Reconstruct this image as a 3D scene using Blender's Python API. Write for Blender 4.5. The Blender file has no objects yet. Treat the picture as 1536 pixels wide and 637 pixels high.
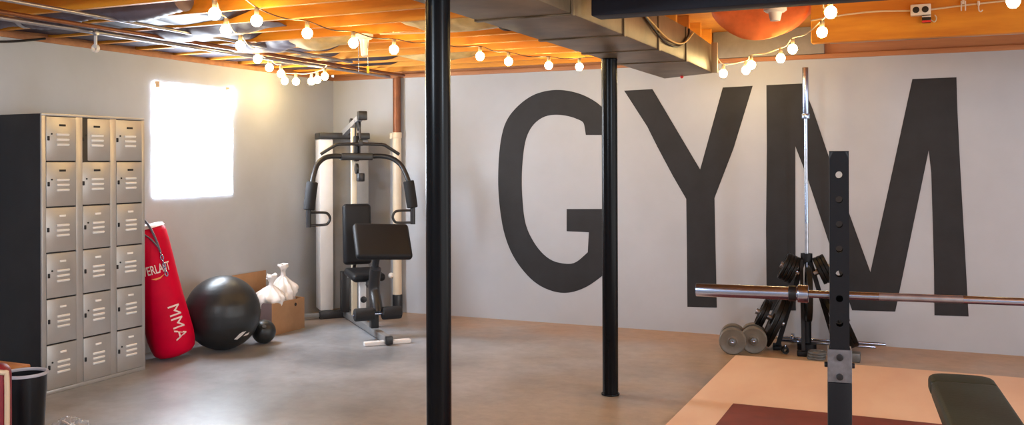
import bpy, bmesh, math, random
from mathutils import Vector, Matrix, Euler, noise
random.seed(7)
S = bpy.context.scene
COL = S.collection
PI = math.pi
R = math.radians

# ------------------------------------------------------------------ materials
def mat(name, color, rough=0.5, metal=0.0, var=0.0, scale=6.0, bump=0.0, bscale=30.0, stretch=(1, 1, 1),
        color2=None, emit=None, estr=0.0, coat=0.0, spec=None, trans=0.0, alpha=1.0):
    m = bpy.data.materials.new(name)
    m.use_nodes = True
    nt = m.node_tree
    b = nt.nodes['Principled BSDF']
    b.inputs['Base Color'].default_value = (*color, 1)
    b.inputs['Roughness'].default_value = rough
    b.inputs['Metallic'].default_value = metal
    b.inputs['Coat Weight'].default_value = coat
    if spec is not None:
        b.inputs['Specular IOR Level'].default_value = spec
    if trans:
        b.inputs['Transmission Weight'].default_value = trans
    b.inputs['Alpha'].default_value = alpha
    if emit:
        b.inputs['Emission Color'].default_value = (*emit, 1)
        b.inputs['Emission Strength'].default_value = estr
    tc = nt.nodes.new('ShaderNodeTexCoord')
    mp = nt.nodes.new('ShaderNodeMapping')
    mp.inputs['Scale'].default_value = stretch
    nt.links.new(tc.outputs['Object'], mp.inputs['Vector'])
    if var > 0 or color2:
        n = nt.nodes.new('ShaderNodeTexNoise')
        n.inputs['Scale'].default_value = scale
        n.inputs['Detail'].default_value = 6
        n.inputs['Roughness'].default_value = 0.6
        nt.links.new(mp.outputs['Vector'], n.inputs['Vector'])
        r = nt.nodes.new('ShaderNodeValToRGB')
        r.color_ramp.elements[0].position = 0.35
        r.color_ramp.elements[1].position = 0.65
        c2 = color2 or tuple(min(1, c * (1 + var)) for c in color)
        c1 = color if color2 else tuple(c * (1 - var) for c in color)
        r.color_ramp.elements[0].color = (*c1, 1)
        r.color_ramp.elements[1].color = (*c2, 1)
        nt.links.new(n.outputs['Fac'], r.inputs['Fac'])
        nt.links.new(r.outputs['Color'], b.inputs['Base Color'])
    if bump > 0:
        n2 = nt.nodes.new('ShaderNodeTexNoise')
        n2.inputs['Scale'].default_value = bscale
        n2.inputs['Detail'].default_value = 4
        nt.links.new(mp.outputs['Vector'], n2.inputs['Vector'])
        bp = nt.nodes.new('ShaderNodeBump')
        bp.inputs['Strength'].default_value = bump
        bp.inputs['Distance'].default_value = 0.01
        nt.links.new(n2.outputs['Fac'], bp.inputs['Height'])
        nt.links.new(bp.outputs['Normal'], b.inputs['Normal'])
    return m

def floor_material():
    m = mat('concrete_floor', (0.3, 0.28, 0.27), 0.42, bump=0.12, bscale=14)
    nt = m.node_tree
    b = nt.nodes['Principled BSDF']
    L = nt.links.new
    tc = nt.nodes.new('ShaderNodeTexCoord')
    def ns(scale, det, rough, p0, p1, c0, c1, vec=None):
        n = nt.nodes.new('ShaderNodeTexNoise')
        n.inputs['Scale'].default_value = scale
        n.inputs['Detail'].default_value = det
        n.inputs['Roughness'].default_value = rough
        L(vec or tc.outputs['Object'], n.inputs['Vector'])
        r = nt.nodes.new('ShaderNodeValToRGB')
        r.color_ramp.elements[0].position = p0
        r.color_ramp.elements[1].position = p1
        r.color_ramp.elements[0].color = (*c0, 1)
        r.color_ramp.elements[1].color = (*c1, 1)
        L(n.outputs['Fac'], r.inputs['Fac'])
        return n, r
    _, big = ns(0.9, 3, 0.5, 0.38, 0.62, (0.20, 0.207, 0.225), (0.36, 0.37, 0.40))
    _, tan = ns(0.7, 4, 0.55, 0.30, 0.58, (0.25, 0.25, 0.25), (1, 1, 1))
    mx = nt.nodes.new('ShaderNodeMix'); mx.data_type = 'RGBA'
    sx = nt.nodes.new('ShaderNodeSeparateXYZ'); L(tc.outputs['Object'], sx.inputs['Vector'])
    warm_light_x = nt.nodes.new('ShaderNodeMapRange'); L(sx.outputs['X'], warm_light_x.inputs['Value'])
    warm_light_x.inputs['From Min'].default_value = -3.9; warm_light_x.inputs['From Max'].default_value = -1.4  # warm light on the right of the floor painted as a tan gradient
    warm_light_x.inputs['To Min'].default_value = 0.0; warm_light_x.inputs['To Max'].default_value = 1.0
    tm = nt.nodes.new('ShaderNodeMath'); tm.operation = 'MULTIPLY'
    L(tan.outputs['Color'], tm.inputs[0]); L(warm_light_x.outputs['Result'], tm.inputs[1])
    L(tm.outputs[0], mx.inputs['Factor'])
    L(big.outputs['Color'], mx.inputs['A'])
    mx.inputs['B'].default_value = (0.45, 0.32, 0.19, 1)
    # rust-brown band along the foot of the far wall, ragged by noise
    sep = nt.nodes.new('ShaderNodeSeparateXYZ')
    L(tc.outputs['Object'], sep.inputs['Vector'])
    wn = nt.nodes.new('ShaderNodeTexNoise'); wn.inputs['Scale'].default_value = 2.2; wn.inputs['Detail'].default_value = 5
    L(tc.outputs['Object'], wn.inputs['Vector'])
    ma = nt.nodes.new('ShaderNodeMath'); ma.operation = 'MULTIPLY_ADD'
    L(wn.outputs['Fac'], ma.inputs[0]); ma.inputs[1].default_value = 1.3
    L(sep.outputs['Y'], ma.inputs[2])
    mr = nt.nodes.new('ShaderNodeMapRange')
    L(ma.outputs[0], mr.inputs['Value'])
    mr.inputs['From Min'].default_value = 7.9
    mr.inputs['From Max'].default_value = 8.8
    mr.inputs['To Max'].default_value = 0.8
    mx2 = nt.nodes.new('ShaderNodeMix'); mx2.data_type = 'RGBA'
    L(mr.outputs['Result'], mx2.inputs['Factor'])
    L(mx.outputs['Result'], mx2.inputs['A'])
    mx2.inputs['B'].default_value = (0.46, 0.27, 0.13, 1)
    _, fine = ns(9, 8, 0.7, 0.3, 0.7, (0.8, 0.8, 0.8), (1.1, 1.1, 1.1))
    mul = nt.nodes.new('ShaderNodeMix'); mul.data_type = 'RGBA'; mul.blend_type = 'MULTIPLY'
    mul.inputs['Factor'].default_value = 1
    L(mx2.outputs['Result'], mul.inputs['A'])
    L(fine.outputs['Color'], mul.inputs['B'])
    L(mul.outputs['Result'], b.inputs['Base Color'])
    _, rr = ns(1.6, 4, 0.6, 0.35, 0.65, (0.30, 0.30, 0.30), (0.40, 0.40, 0.40))
    L(rr.outputs['Color'], b.inputs['Roughness'])
    return m

M = {}
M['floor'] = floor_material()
M['wall'] = mat('painted_wall', (0.435, 0.46, 0.51), 0.62, var=0.05, scale=1.3, bump=0.12, bscale=9)
M['letter'] = mat('black_wall_paint', (0.012, 0.0125, 0.016), 0.7, var=0.25, scale=5, bump=0.1, bscale=12)
M['joist'] = mat('joist_wood', (0.60, 0.20, 0.012), 0.6, scale=3, stretch=(0.35, 3, 3), color2=(0.80, 0.34, 0.025), bump=0.1, bscale=20)
M['joist_dark'] = mat('sill_wood', (0.36, 0.14, 0.06), 0.65, scale=3, stretch=(0.35, 3, 3), color2=(0.5, 0.22, 0.09))
M['subfloor'] = mat('subfloor_wood', (0.50, 0.18, 0.02), 0.7, scale=5, color2=(0.62, 0.26, 0.03))
M['black_pole'] = mat('black_gloss_paint', (0.004, 0.004, 0.005), 0.25, var=0.2, scale=4, spec=0.13)
M['beam'] = mat('navy_black_paint', (0.010, 0.011, 0.018), 0.55, spec=0.3, var=0.3, scale=3)
M['duct'] = mat('galvanised_duct', (0.17, 0.115, 0.062), 0.42, 0.25, var=0.4, scale=2.5, bump=0.15, bscale=3)
M['strap'] = mat('duct_strap', (0.55, 0.45, 0.3), 0.45, 0.7)
M['locker'] = mat('locker_grey', (0.46, 0.45, 0.44), 0.33, 0.55, var=0.06, scale=3)
M['locker_shaded'] = mat('locker_shade_charcoal', (0.014, 0.014, 0.017), 0.5, 0.0, var=0.2, scale=4)  # shaded side of the grey cabinet put into the colour as charcoal
M['louver'] = mat('locker_louver', (0.88, 0.87, 0.85), 0.4, 0.0)
M['dark'] = mat('dark_metal', (0.02, 0.02, 0.022), 0.4, 0.4)
M['bag_red'] = mat('red_vinyl', (0.56, 0.0, 0.028), 0.5, spec=0.1, var=0.12, scale=4, bump=0.1, bscale=6)
M['bag_cap'] = mat('bag_base_vinyl', (0.05, 0.008, 0.012), 0.45)
M['print_white'] = mat('pale_print', (0.80, 0.62, 0.60), 0.5)
M['print_orange'] = mat('orange_print', (0.9, 0.30, 0.08), 0.5)
M['webbing'] = mat('grey_webbing', (0.25, 0.26, 0.30), 0.7, bump=0.3, bscale=80)
M['chrome'] = mat('chrome', (0.40, 0.48, 0.66), 0.24, 1.0)
M['steel'] = mat('worn_steel', (0.38, 0.40, 0.45), 0.3, 0.9, var=0.15, scale=20)
M['ball'] = mat('black_ball_rubber', (0.016, 0.018, 0.020), 0.38, bump=0.08, bscale=60)
M['cardboard'] = mat('cardboard', (0.40, 0.22, 0.11), 0.8, var=0.1, scale=5)
M['cardboard_grey'] = mat('cardboard_dark_tone', (0.15, 0.10, 0.10), 0.75, var=0.1, scale=5)  # darker cardboard tone for the near panel and one flap
M['plastic_white'] = mat('white_plastic_film', (0.82, 0.77, 0.74), 0.4, bump=0.2, bscale=25)
M['gym_white'] = mat('gym_white_enamel', (0.75, 0.73, 0.72), 0.35, var=0.03)
M['gym_cream'] = mat('gym_cream_enamel', (0.70, 0.61, 0.46), 0.35, var=0.04)
M['gym_grey'] = mat('gym_grey_panel', (0.22, 0.22, 0.225), 0.4, var=0.06)
M['gym_black'] = mat('gym_black_tube', (0.018, 0.018, 0.02), 0.35)
M['vinyl_black'] = mat('black_vinyl_pad', (0.012, 0.0125, 0.015), 0.5, spec=0.25, bump=0.12, bscale=60)
M['foam_black'] = mat('black_foam', (0.014, 0.014, 0.016), 0.85, bump=0.2, bscale=120)
M['copper'] = mat('copper_brown_pipe', (0.22, 0.075, 0.03), 0.42, 0.3, var=0.15, scale=8)
M['pvc'] = mat('cream_pvc', (0.74, 0.62, 0.47), 0.4, var=0.04)
M['iron'] = mat('black_cast_iron', (0.005, 0.0048, 0.0045), 0.42, 0.0, spec=0.22, var=0.3, scale=20, bump=0.1, bscale=60)
M['plate_tan'] = mat('vinyl_weight_grey', (0.125, 0.108, 0.085), 0.42, var=0.15, scale=12)
M['plate_silver'] = mat('grey_iron_plate', (0.13, 0.135, 0.135), 0.4, 0.5, var=0.1, scale=15)
M['rack_black'] = mat('rack_black_powder', (0.006, 0.0065, 0.009), 0.5, spec=0.25, bump=0.05, bscale=80)
M['rack_grey'] = mat('rack_worn_grey', (0.20, 0.20, 0.22), 0.35, 0.5, var=0.3, scale=14)
M['plywood'] = mat('plywood', (0.84, 0.55, 0.37), 0.55, scale=2.2, stretch=(1.2, 0.5, 1), color2=(0.90, 0.64, 0.44), bump=0.04, bscale=20)
M['red_mat'] = mat('dark_red_rubber', (0.20, 0.035, 0.022), 0.7, var=0.15, scale=7, bump=0.15, bscale=90)
M['bench_vinyl'] = mat('bench_grey_green_vinyl', (0.022, 0.032, 0.020), 0.5, spec=0.25, bump=0.1, bscale=50)
M['porcelain'] = mat('white_porcelain', (0.80, 0.76, 0.72), 0.3)
M['yellow'] = mat('yellow_tag', (0.85, 0.50, 0.03), 0.5)
M['cord_white'] = mat('pale_cord', (0.75, 0.62, 0.42), 0.5)
M['cord_black'] = mat('black_cord', (0.012, 0.010, 0.010), 0.5)
M['cord_dark'] = mat('brown_cord', (0.12, 0.07, 0.04), 0.5)
M['cord_yellow'] = mat('yellow_cable', (0.65, 0.40, 0.12), 0.5)
M['socket'] = mat('bulb_socket', (0.30, 0.24, 0.16), 0.5)
M['bulb'] = mat('lit_bulb', (1, 0.9, 0.7), 0.3, emit=(1.0, 0.71, 0.29), estr=62.0)
M['film'] = mat('daylit_window_film', (0.9, 0.9, 0.92), 0.5, emit=(0.80, 0.89, 1.0), estr=24.0)
M['frame_white'] = mat('white_window_frame', (0.8, 0.8, 0.82), 0.4)
M['insul_pink'] = mat('orange_batt_facing', (0.78, 0.20, 0.06), 0.7, var=0.2, scale=4, bump=0.4, bscale=8)
M['insul_grey'] = mat('grey_poly_sheet', (0.13, 0.11, 0.145), 0.55, var=0.2, scale=4, bump=0.5, bscale=7)
M['shade_plum'] = mat('painted_shade_plum', (0.030, 0.020, 0.036), 0.55, spec=0.3, var=0.3, scale=4, bump=0.5, bscale=8)  # shade of the left ceiling bays as a sheet colour
M['insul_yellow'] = mat('yellow_batt', (0.62, 0.42, 0.16), 0.75, var=0.2, scale=6, bump=0.5, bscale=9)
M['rim_foam'] = mat('grey_rim_foam', (0.30, 0.27, 0.23), 0.7, var=0.15, scale=4)
M['galv_pipe'] = mat('galvanised_pipe', (0.42, 0.40, 0.43), 0.35, 0.8, var=0.1, scale=10)
M['bin'] = mat('black_bin_plastic', (0.008, 0.0085, 0.011), 0.28, spec=0.3)
M['bin_rim'] = mat('bin_grey_rim', (0.42, 0.40, 0.44), 0.35)
M['maroon'] = mat('maroon_padding', (0.19, 0.004, 0.014), 0.55, bump=0.15, bscale=30)
M['beige'] = mat('beige_piping', (0.60, 0.44, 0.30), 0.6)
M['orange_wood'] = mat('orange_brown_wood', (0.36, 0.12, 0.03), 0.4, scale=4, stretch=(1, 5, 1), color2=(0.50, 0.20, 0.05))
M['clear_film'] = mat('clear_film', (0.85, 0.87, 0.9), 0.12, trans=0.6)
M['red_tag'] = mat('red_tag', (0.7, 0.03, 0.03), 0.5)

# ------------------------------------------------------------------ mesh builder
class MB:
    def __init__(self):
        self.bm = bmesh.new()
    def _add(self, b2, Mx=None):
        me = bpy.data.meshes.new('tmp')
        if Mx is not None:
            b2.transform(Mx)
        b2.to_mesh(me); b2.free()
        self.bm.from_mesh(me)
        bpy.data.meshes.remove(me)
        return self
    def box(self, c, s, bev=0.0, rot=None, seg=2, taper=None):
        b = bmesh.new()
        bmesh.ops.create_cube(b, size=1)
        for v in b.verts:
            v.co = Vector((v.co.x * s[0], v.co.y * s[1], v.co.z * s[2]))
        if bev > 0:
            bmesh.ops.bevel(b, geom=list(b.edges), offset=min(bev, min(s) * 0.49), segments=seg, profile=0.5, affect='EDGES')
        Mx = Matrix.Translation(c)
        if rot is not None:
            Mx = Mx @ (rot.to_4x4() if isinstance(rot, Matrix) else Euler(rot).to_matrix().to_4x4())
        return self._add(b, Mx)
    def b2(self, x0, x1, y0, y1, z0, z1, bev=0.0, seg=2):
        return self.box(((x0 + x1) / 2, (y0 + y1) / 2, (z0 + z1) / 2), (x1 - x0, y1 - y0, z1 - z0), bev, seg=seg)
    def tube(self, pts, r, seg=12, smooth=0, cap=True, flat=1.0):
        P = [Vector(p) for p in pts]
        if smooth:
            Q = []
            n = len(P)
            for i in range(n - 1):
                p0 = P[max(i - 1, 0)]; p1 = P[i]; p2 = P[i + 1]; p3 = P[min(i + 2, n - 1)]
                for k in range(smooth):
                    t = k / smooth
                    Q.append(0.5 * ((2 * p1) + (p2 - p0) * t + (2 * p0 - 5 * p1 + 4 * p2 - p3) * t * t + (3 * p1 - p0 - 3 * p2 + p3) * t ** 3))
            Q.append(P[-1])
            P = Q
        b = bmesh.new()
        rings = []
        T = (P[1] - P[0]).normalized()
        N = T.orthogonal().normalized()
        if flat != 1.0:
            N = (Vector((0, 0, 1)) - T * T.z)
            N = N.normalized() if N.length > 1e-4 else T.orthogonal().normalized()
        for i, p in enumerate(P):
            if i == 0: t = P[1] - P[0]
            elif i == len(P) - 1: t = P[-1] - P[-2]
            else: t = (P[i + 1] - P[i]).normalized() + (P[i] - P[i - 1]).normalized()
            t = t.normalized() if t.length > 1e-9 else T
            q = T.rotation_difference(t)
            N = q @ N
            T = t
            B = T.cross(N)
            rr = r[i] if isinstance(r, (list, tuple)) and len(r) == len(P) else (r if not isinstance(r, (list, tuple)) else r[0])
            rings.append([b.verts.new(p + (N * math.cos(2 * PI * k / seg) + B * math.sin(2 * PI * k / seg) * flat) * rr) for k in range(seg)])
        for i in range(len(rings) - 1):
            for k in range(seg):
                b.faces.new((rings[i][k], rings[i][(k + 1) % seg], rings[i + 1][(k + 1) % seg], rings[i + 1][k]))
        if cap:
            b.faces.new(list(reversed(rings[0])))
            b.faces.new(rings[-1])
        bmesh.ops.recalc_face_normals(b, faces=list(b.faces))
        return self._add(b)
    def lathe(self, prof, seg=32, Mx=None, closed=False):
        b = bmesh.new()
        rings = []
        for (r, z) in prof:
            if r < 1e-6:
                rings.append([b.verts.new((0, 0, z))])
            else:
                rings.append([b.verts.new((r * math.cos(2 * PI * k / seg), r * math.sin(2 * PI * k / seg), z)) for k in range(seg)])
        pairs = list(zip(rings[:-1], rings[1:]))
        if closed:
            pairs.append((rings[-1], rings[0]))
        for A, B in pairs:
            for k in range(seg):
                a0, a1 = A[k % len(A)], A[(k + 1) % len(A)]
                c0, c1 = B[k % len(B)], B[(k + 1) % len(B)]
                f = []
                for v in (a0, a1, c1, c0):
                    if v not in f: f.append(v)
                if len(f) >= 3:
                    b.faces.new(f)
        bmesh.ops.recalc_face_normals(b, faces=list(b.faces))
        return self._add(b, Mx)
    def cyl(self, p0, p1, r, seg=24, bev=0.0):
        p0 = Vector(p0); p1 = Vector(p1); d = p1 - p0; h = d.length
        q = Vector((0, 0, 1)).rotation_difference(d.normalized()).to_matrix().to_4x4()
        if bev > 0:
            pr = [(0, 0), (r - bev, 0), (r - bev * .3, bev * .3), (r, bev), (r, h - bev), (r - bev * .3, h - bev * .3), (r - bev, h), (0, h)]
        else:
            pr = [(0, 0), (r, 0), (r, h), (0, h)]
        return self.lathe(pr, seg, Matrix.Translation(p0) @ q)
    def prism(self, poly, depth, Mx=None):
        b = bmesh.new()
        v0 = [b.verts.new((x, y, 0)) for x, y in poly]
        v1 = [b.verts.new((x, y, depth)) for x, y in poly]
        f0 = b.faces.new(list(reversed(v0))); f1 = b.faces.new(v1)
        f0.normal_update(); f1.normal_update()
        n = len(poly)
        for i in range(n):
            b.faces.new((v0[i], v0[(i + 1) % n], v1[(i + 1) % n], v1[i]))
        bmesh.ops.triangulate(b, faces=[f0, f1])
        bmesh.ops.recalc_face_normals(b, faces=list(b.faces))
        return self._add(b, Mx)
    def sphere(self, c, r, seg=32, rings=20, sc=(1, 1, 1), fn=None):
        b = bmesh.new()
        bmesh.ops.create_uvsphere(b, u_segments=seg, v_segments=rings, radius=1)
        for v in b.verts:
            d = v.co.copy()
            k = fn(d) if fn else 1
            v.co = Vector((c[0] + d.x * r * sc[0] * k, c[1] + d.y * r * sc[1] * k, c[2] + d.z * r * sc[2] * k))
        return self._add(b)
    def grid(self, fn, nu, nv, thick=0.0):
        b = bmesh.new()
        g = [[b.verts.new(fn(i / nu, j / nv)) for j in range(nv + 1)] for i in range(nu + 1)]
        for i in range(nu):
            for j in range(nv):
                b.faces.new((g[i][j], g[i + 1][j], g[i + 1][j + 1], g[i][j + 1]))
        if thick:
            bmesh.ops.recalc_face_normals(b, faces=list(b.faces))
            bmesh.ops.solidify(b, geom=list(b.faces), thickness=thick)
        return self._add(b)
    def build(self, name, material, parent=None, loc=None, rot=None, angle=35, **tags):
        me = bpy.data.meshes.new(name)
        self.bm.to_mesh(me); self.bm.free()
        for p in me.polygons:
            p.use_smooth = True
        me.set_sharp_from_angle(angle=R(angle))
        for mm in (material if isinstance(material, (list, tuple)) else [material]):
            me.materials.append(mm)
        o = bpy.data.objects.new(name, me)
        COL.objects.link(o)
        if parent: o.parent = parent
        if loc: o.location = loc
        if rot: o.rotation_euler = rot
        for k, v in tags.items():
            o[k] = v
        return o

def tag(o, label, cat, group=None):
    o['label'] = label; o['category'] = cat
    if group: o['group'] = group
    return o
def thing(name, label, cat, loc=(0, 0, 0), rot=(0, 0, 0), group=None):
    o = bpy.data.objects.new(name, None)
    o.empty_display_size = 0.1
    COL.objects.link(o)
    o.location = loc; o.rotation_euler = rot
    return tag(o, label, cat, group)
def struct(o):
    o['kind'] = 'structure'
    return o
def copy_tree(o, parent=None):
    c = o.copy(); COL.objects.link(c); c.parent = parent
    for ch in list(o.children):
        copy_tree(ch, c)
    return c
def text_mesh(body, size, extrude=0.0, bold=0.0, xs=1.0):
    cu = bpy.data.curves.new('t', 'FONT')
    cu.body = body; cu.size = size; cu.extrude = extrude; cu.offset = bold
    cu.align_x = 'CENTER'; cu.align_y = 'CENTER'
    o = bpy.data.objects.new('t', cu)
    COL.objects.link(o)
    bpy.context.view_layer.update()
    me = bpy.data.meshes.new_from_object(o.evaluated_get(bpy.context.evaluated_depsgraph_get()))
    bpy.data.objects.remove(o); bpy.data.curves.remove(cu)
    for v in me.vertices:
        v.co.x *= xs
    return me

# ------------------------------------------------------------------ camera (1536x637 frame)
cam = bpy.data.cameras.new('camera')
cam.sensor_width = 36.0
cam.lens = 1413.7 / 1536 * 36.0
cam.shift_y = -(318.5 - 244.24) / 1536
cam.clip_start = 0.05
co = bpy.data.objects.new('camera', cam)
COL.objects.link(co)
co.matrix_world = Matrix.Translation((0, 0, 1.52)) @ Matrix.Rotation(0.4184, 4, 'Z') @ Matrix.Rotation(PI / 2, 4, 'X') @ Matrix.Rotation(-0.0034, 4, 'Z')
S.camera = co

# ------------------------------------------------------------------ setting
XL, YB, ZW, ZJ, ZS = -5.774, 8.341, 2.39, 2.43, 2.665
XR, YF = 4.4, -1.6
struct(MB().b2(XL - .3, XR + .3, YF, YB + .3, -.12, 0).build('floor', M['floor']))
struct(MB().b2(XL - .3, XR + .3, YB, YB + .25, 0, ZW).build('wall_back', M['wall']))
struct(MB().b2(XL - .25, XR, YF - .25, YF, 0, ZW).build('wall_front', M['wall']))
wy0, wy1, wz0, wz1 = 5.85, 6.71, 1.30, 2.135
w = MB()
w.b2(XL - .25, XL, YF, wy0, 0, ZW); w.b2(XL - .25, XL, wy1, YB, 0, ZW)
w.b2(XL - .25, XL, wy0, wy1, 0, wz0); w.b2(XL - .25, XL, wy0, wy1, wz1, ZW)
bmesh.ops.remove_doubles(w.bm, verts=list(w.bm.verts), dist=1e-5)
struct(w.build('wall_left', M['wall']))
# window with a white sheet of film taped over it
win = struct(bpy.data.objects.new('window_1', None)); COL.objects.link(win); win.location = (XL, (wy0 + wy1) / 2, wz0)
hw, hh = (wy1 - wy0) / 2, wz1 - wz0
fr = MB()
for (y0, y1, z0, z1) in ((-hw, -hw + .04, 0, hh), (hw - .04, hw, 0, hh), (-hw + .04, hw - .04, 0, .04), (-hw + .04, hw - .04, hh - .04, hh)):
    fr.b2(-.14, -.08, y0, y1, z0, z1, .004)
fr.build('window_frame', M['frame_white'], win)
def film_pt(u, v):
    y = -hw - .045 + u * (2 * hw + .09); z = -.05 + v * (hh + .095)
    e = .012 * noise.noise(Vector((u * 5, v * 5, 1.3)))
    if u in (0, 1): y += .008 * noise.noise(Vector((v * 9, u * 3, 4)))
    if v in (0, 1): z += .008 * noise.noise(Vector((u * 9, v * 3, 9)))
    corner = max(0, u - .9) * 10 * max(0, v - .72) * 3.5
    return Vector((.004 + abs(e) * .4 + corner * .02, y + corner * .02, z))
MB().grid(film_pt, 24, 24, .0015).build('film_sheet', M['film'], win)
for (dy, dz) in ((-hw + .0, hh + .035), (hw - .02, hh + .045)):
    MB().box((.01, dy, dz), (.004, .05, .05), .001).build('tape', M['beige'], win)

# sills on top of the walls and rim boards
struct(MB().b2(XL - .25, XL + .015, YF, YB, ZW, ZJ, .004).build('trim_1', M['joist_dark']))
struct(MB().b2(XL + .015, XR, YB - .02, YB + .25, ZW, ZJ, .004).build('trim_2', M['joist_dark']))
struct(MB().b2(XL, XR, YB + .01, YB + .05, ZJ, ZS).build('trim_3', M['joist_dark']))
struct(MB().b2(XL - .06, XL - .02, YF, YB, ZJ, ZS).build('trim_4', M['joist_dark']))
# ceiling: subfloor with joists running parallel to the lettered wall
ceil = struct(MB().b2(XL - .25, XR + .25, YF, YB + .25, ZS, ZS + .03).build('ceiling', M['subfloor']))
y = 8.10
HY = 6.85
while y > 1.5:
    x1 = XR
    if y > 5.75: x1 = -1.72
    b = MB(); b.b2(XL - .02, x1, y - .019, y + .019, ZJ, ZS, .003, seg=1)
    b.build('joist', M['joist'], ceil)
    y -= .406
MB().b2(-.76, XR, HY - .02, HY + .06, 2.345, ZS, .004, seg=1).build('header', M['joist'], ceil)
MB().b2(-.60, XR, YB - .45, YB - .41, ZJ + .10, ZS, .004, seg=1).build('joist', M['joist'], ceil)
# grey foam over the rim behind the duct
struct(MB().b2(-1.75, -.82, YB - .035, YB + .008, ZJ + .002, ZS - .002, .004).build('trim_5', M['rim_foam']))

# ------------------------------------------------------------------ letters
G = [(-2.951,1.779),(-2.962,1.853),(-2.973,1.896),(-3.006,1.918),(-3.112,1.959),(-3.256,1.98),(-3.38,1.962),(-3.489,1.888),(-3.557,1.774),(-3.589,1.629),(-3.609,1.393),(-3.602,1.175),(-3.579,0.957),(-3.521,0.814),(-3.424,0.68),(-3.308,0.591),(-3.174,0.564),(-3.06,0.572),(-2.936,0.683),(-2.924,0.87),(-3.146,0.874),(-3.145,1.084),(-2.713,1.092),(-2.715,0.54),(-2.807,0.456),(-2.967,0.343),(-3.148,0.284),(-3.309,0.3),(-3.464,0.364),(-3.601,0.485),(-3.72,0.644),(-3.799,0.843),(-3.839,1.062),(-3.858,1.282),(-3.853,1.539),(-3.824,1.777),(-3.767,1.941),(-3.654,2.066),(-3.516,2.16),(-3.379,2.203),(-3.225,2.215),(-3.073,2.189),(-2.942,2.142),(-2.805,2.057),(-2.732,1.961),(-2.711,1.883),(-2.711,1.775)]
Yl = [(-2.577,2.181),(-2.31,2.186),(-1.877,1.456),(-1.674,2.178),(-1.415,2.183),(-1.582,1.641),(-1.659,1.442),(-1.751,1.203),(-1.742,0.711),(-1.733,0.237),(-1.996,0.228),(-1.998,0.737),(-2.003,1.193),(-2.122,1.395),(-2.268,1.666),(-2.36,1.848)]
Ml = [(-1.299,2.185),(-1.0,2.188),(-0.914,1.963),(-0.771,1.513),(-0.462,0.607),(-0.137,2.192),(0.188,2.193),(0.193,1.951),(0.212,1.494),(0.237,0.973),(0.27,0.285),(0.021,0.279),(0.019,0.638),(0.011,1.033),(0.001,1.428),(-0.017,1.61),(-0.272,0.291),(-0.606,0.281),(-0.789,0.843),(-0.969,1.41),(-1.059,1.654),(-1.061,0.939),(-1.06,0.253),(-1.302,0.238),(-1.306,0.933),(-1.297,1.638)]
def soften(poly):
    for _ in range(2):
        out = []
        n = len(poly)
        for i in range(n):
            a, b_, c = (Vector(poly[i - 1]), Vector(poly[i]), Vector(poly[(i + 1) % n]))
            if (b_ - a).angle(c - b_) > R(42): out.append(tuple(b_))
            else: out += [tuple(b_.lerp(a, .25)), tuple(b_.lerp(c, .25))]
        poly = out
    return poly
G = soften(G)
for poly, lab in ((G, 'giant black letter G painted on the pale back wall'), (Yl, 'giant black letter Y painted on the pale back wall'), (Ml, 'giant black letter M painted on the pale back wall behind the barbell')):
    cx = sum(p[0] for p in poly) / len(poly)
    o = MB().prism([(x - cx, z) for x, z in poly], .002, Matrix.Rotation(PI / 2, 4, 'X')).build('wall_letter', M['letter'], loc=(cx, YB - .0005, 0))
    tag(o, lab, 'wall lettering', 'letters painted on the back wall')

# ------------------------------------------------------------------ support columns, beam, duct
def column(x, y, lab, top=2.2):
    t = thing('support_column', lab, 'column', (x, y, 0), group='black steel support columns')
    MB().cyl((0, 0, .012), (0, 0, top - .012), .0515, 40).build('post', M['black_pole'], t)
    MB().cyl((0, 0, 0), (0, 0, .012), .060, 32, .003).build('base_plate', M['black_pole'], t)
    MB().cyl((0, 0, top - .012), (0, 0, top), .053, 32, .003).build('cap_plate', M['black_pole'], t)
    return t
column(-1.845, 3.405, 'glossy black round support column, the thicker-looking one standing close in the open floor')
column(-1.925, 5.905, 'glossy black round support column standing between the painted G and Y')
tag(MB().b2(-1.44, XR, 4.146, 4.28, 2.2, ZJ, .006).build('ceiling_beam', M['beam']), 'black painted beam crossing under the ceiling joists beside the metal duct', 'beam')

duct = thing('air_duct', 'long galvanised sheet metal air duct running under the ceiling joists', 'duct', (-1.74, 5.2, 2.2))
d = MB()
def duct_ring(yy, xa, xb, z0, z1):
    return [Vector((xa, yy, z0)), Vector((xb, yy, z0)), Vector((xb, yy, z1)), Vector((xa, yy, z1))]
secs = [(-5.2, -.24, .24), (-1.0, -.24, .24), (0, -.24, .24), (1.2, -.24, .24), (2.30, -.24, .22)]
b = bmesh.new(); prev = None
for i, (yy, xa, xb) in enumerate(secs):
    rg = [b.verts.new(p) for p in duct_ring(yy, xa, xb, 0, .229)]
    if i == len(secs) - 1:      # the far end is cut on the skew
        rg[1].co.y -= .30; rg[2].co.y -= .12; rg[2].co.x -= .03
    if prev:
        for k in range(4):
            b.faces.new((prev[k], prev[(k + 1) % 4], rg[(k + 1) % 4], rg[k]))
    else:
        b.faces.new(rg)
    prev = rg
b.faces.new(prev)
bmesh.ops.recalc_face_normals(b, faces=list(b.faces))
bmesh.ops.bevel(b, geom=list(b.edges), offset=.008, segments=2, profile=.5, affect='EDGES')
d._add(b)
d.build('duct_body', M['duct'], duct)
for yy in (-1.15, -.35, .35, 1.05):
    s = MB()
    s.b2(-.247, .247, yy - .018, yy + .018, -.007, 0, .002); s.b2(.240, .248, yy - .018, yy + .018, -.007, .228, .002); s.b2(-.248, -.240, yy - .018, yy + .018, -.007, .228, .002)
    s.build('seam_band', M['duct'], duct)
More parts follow.
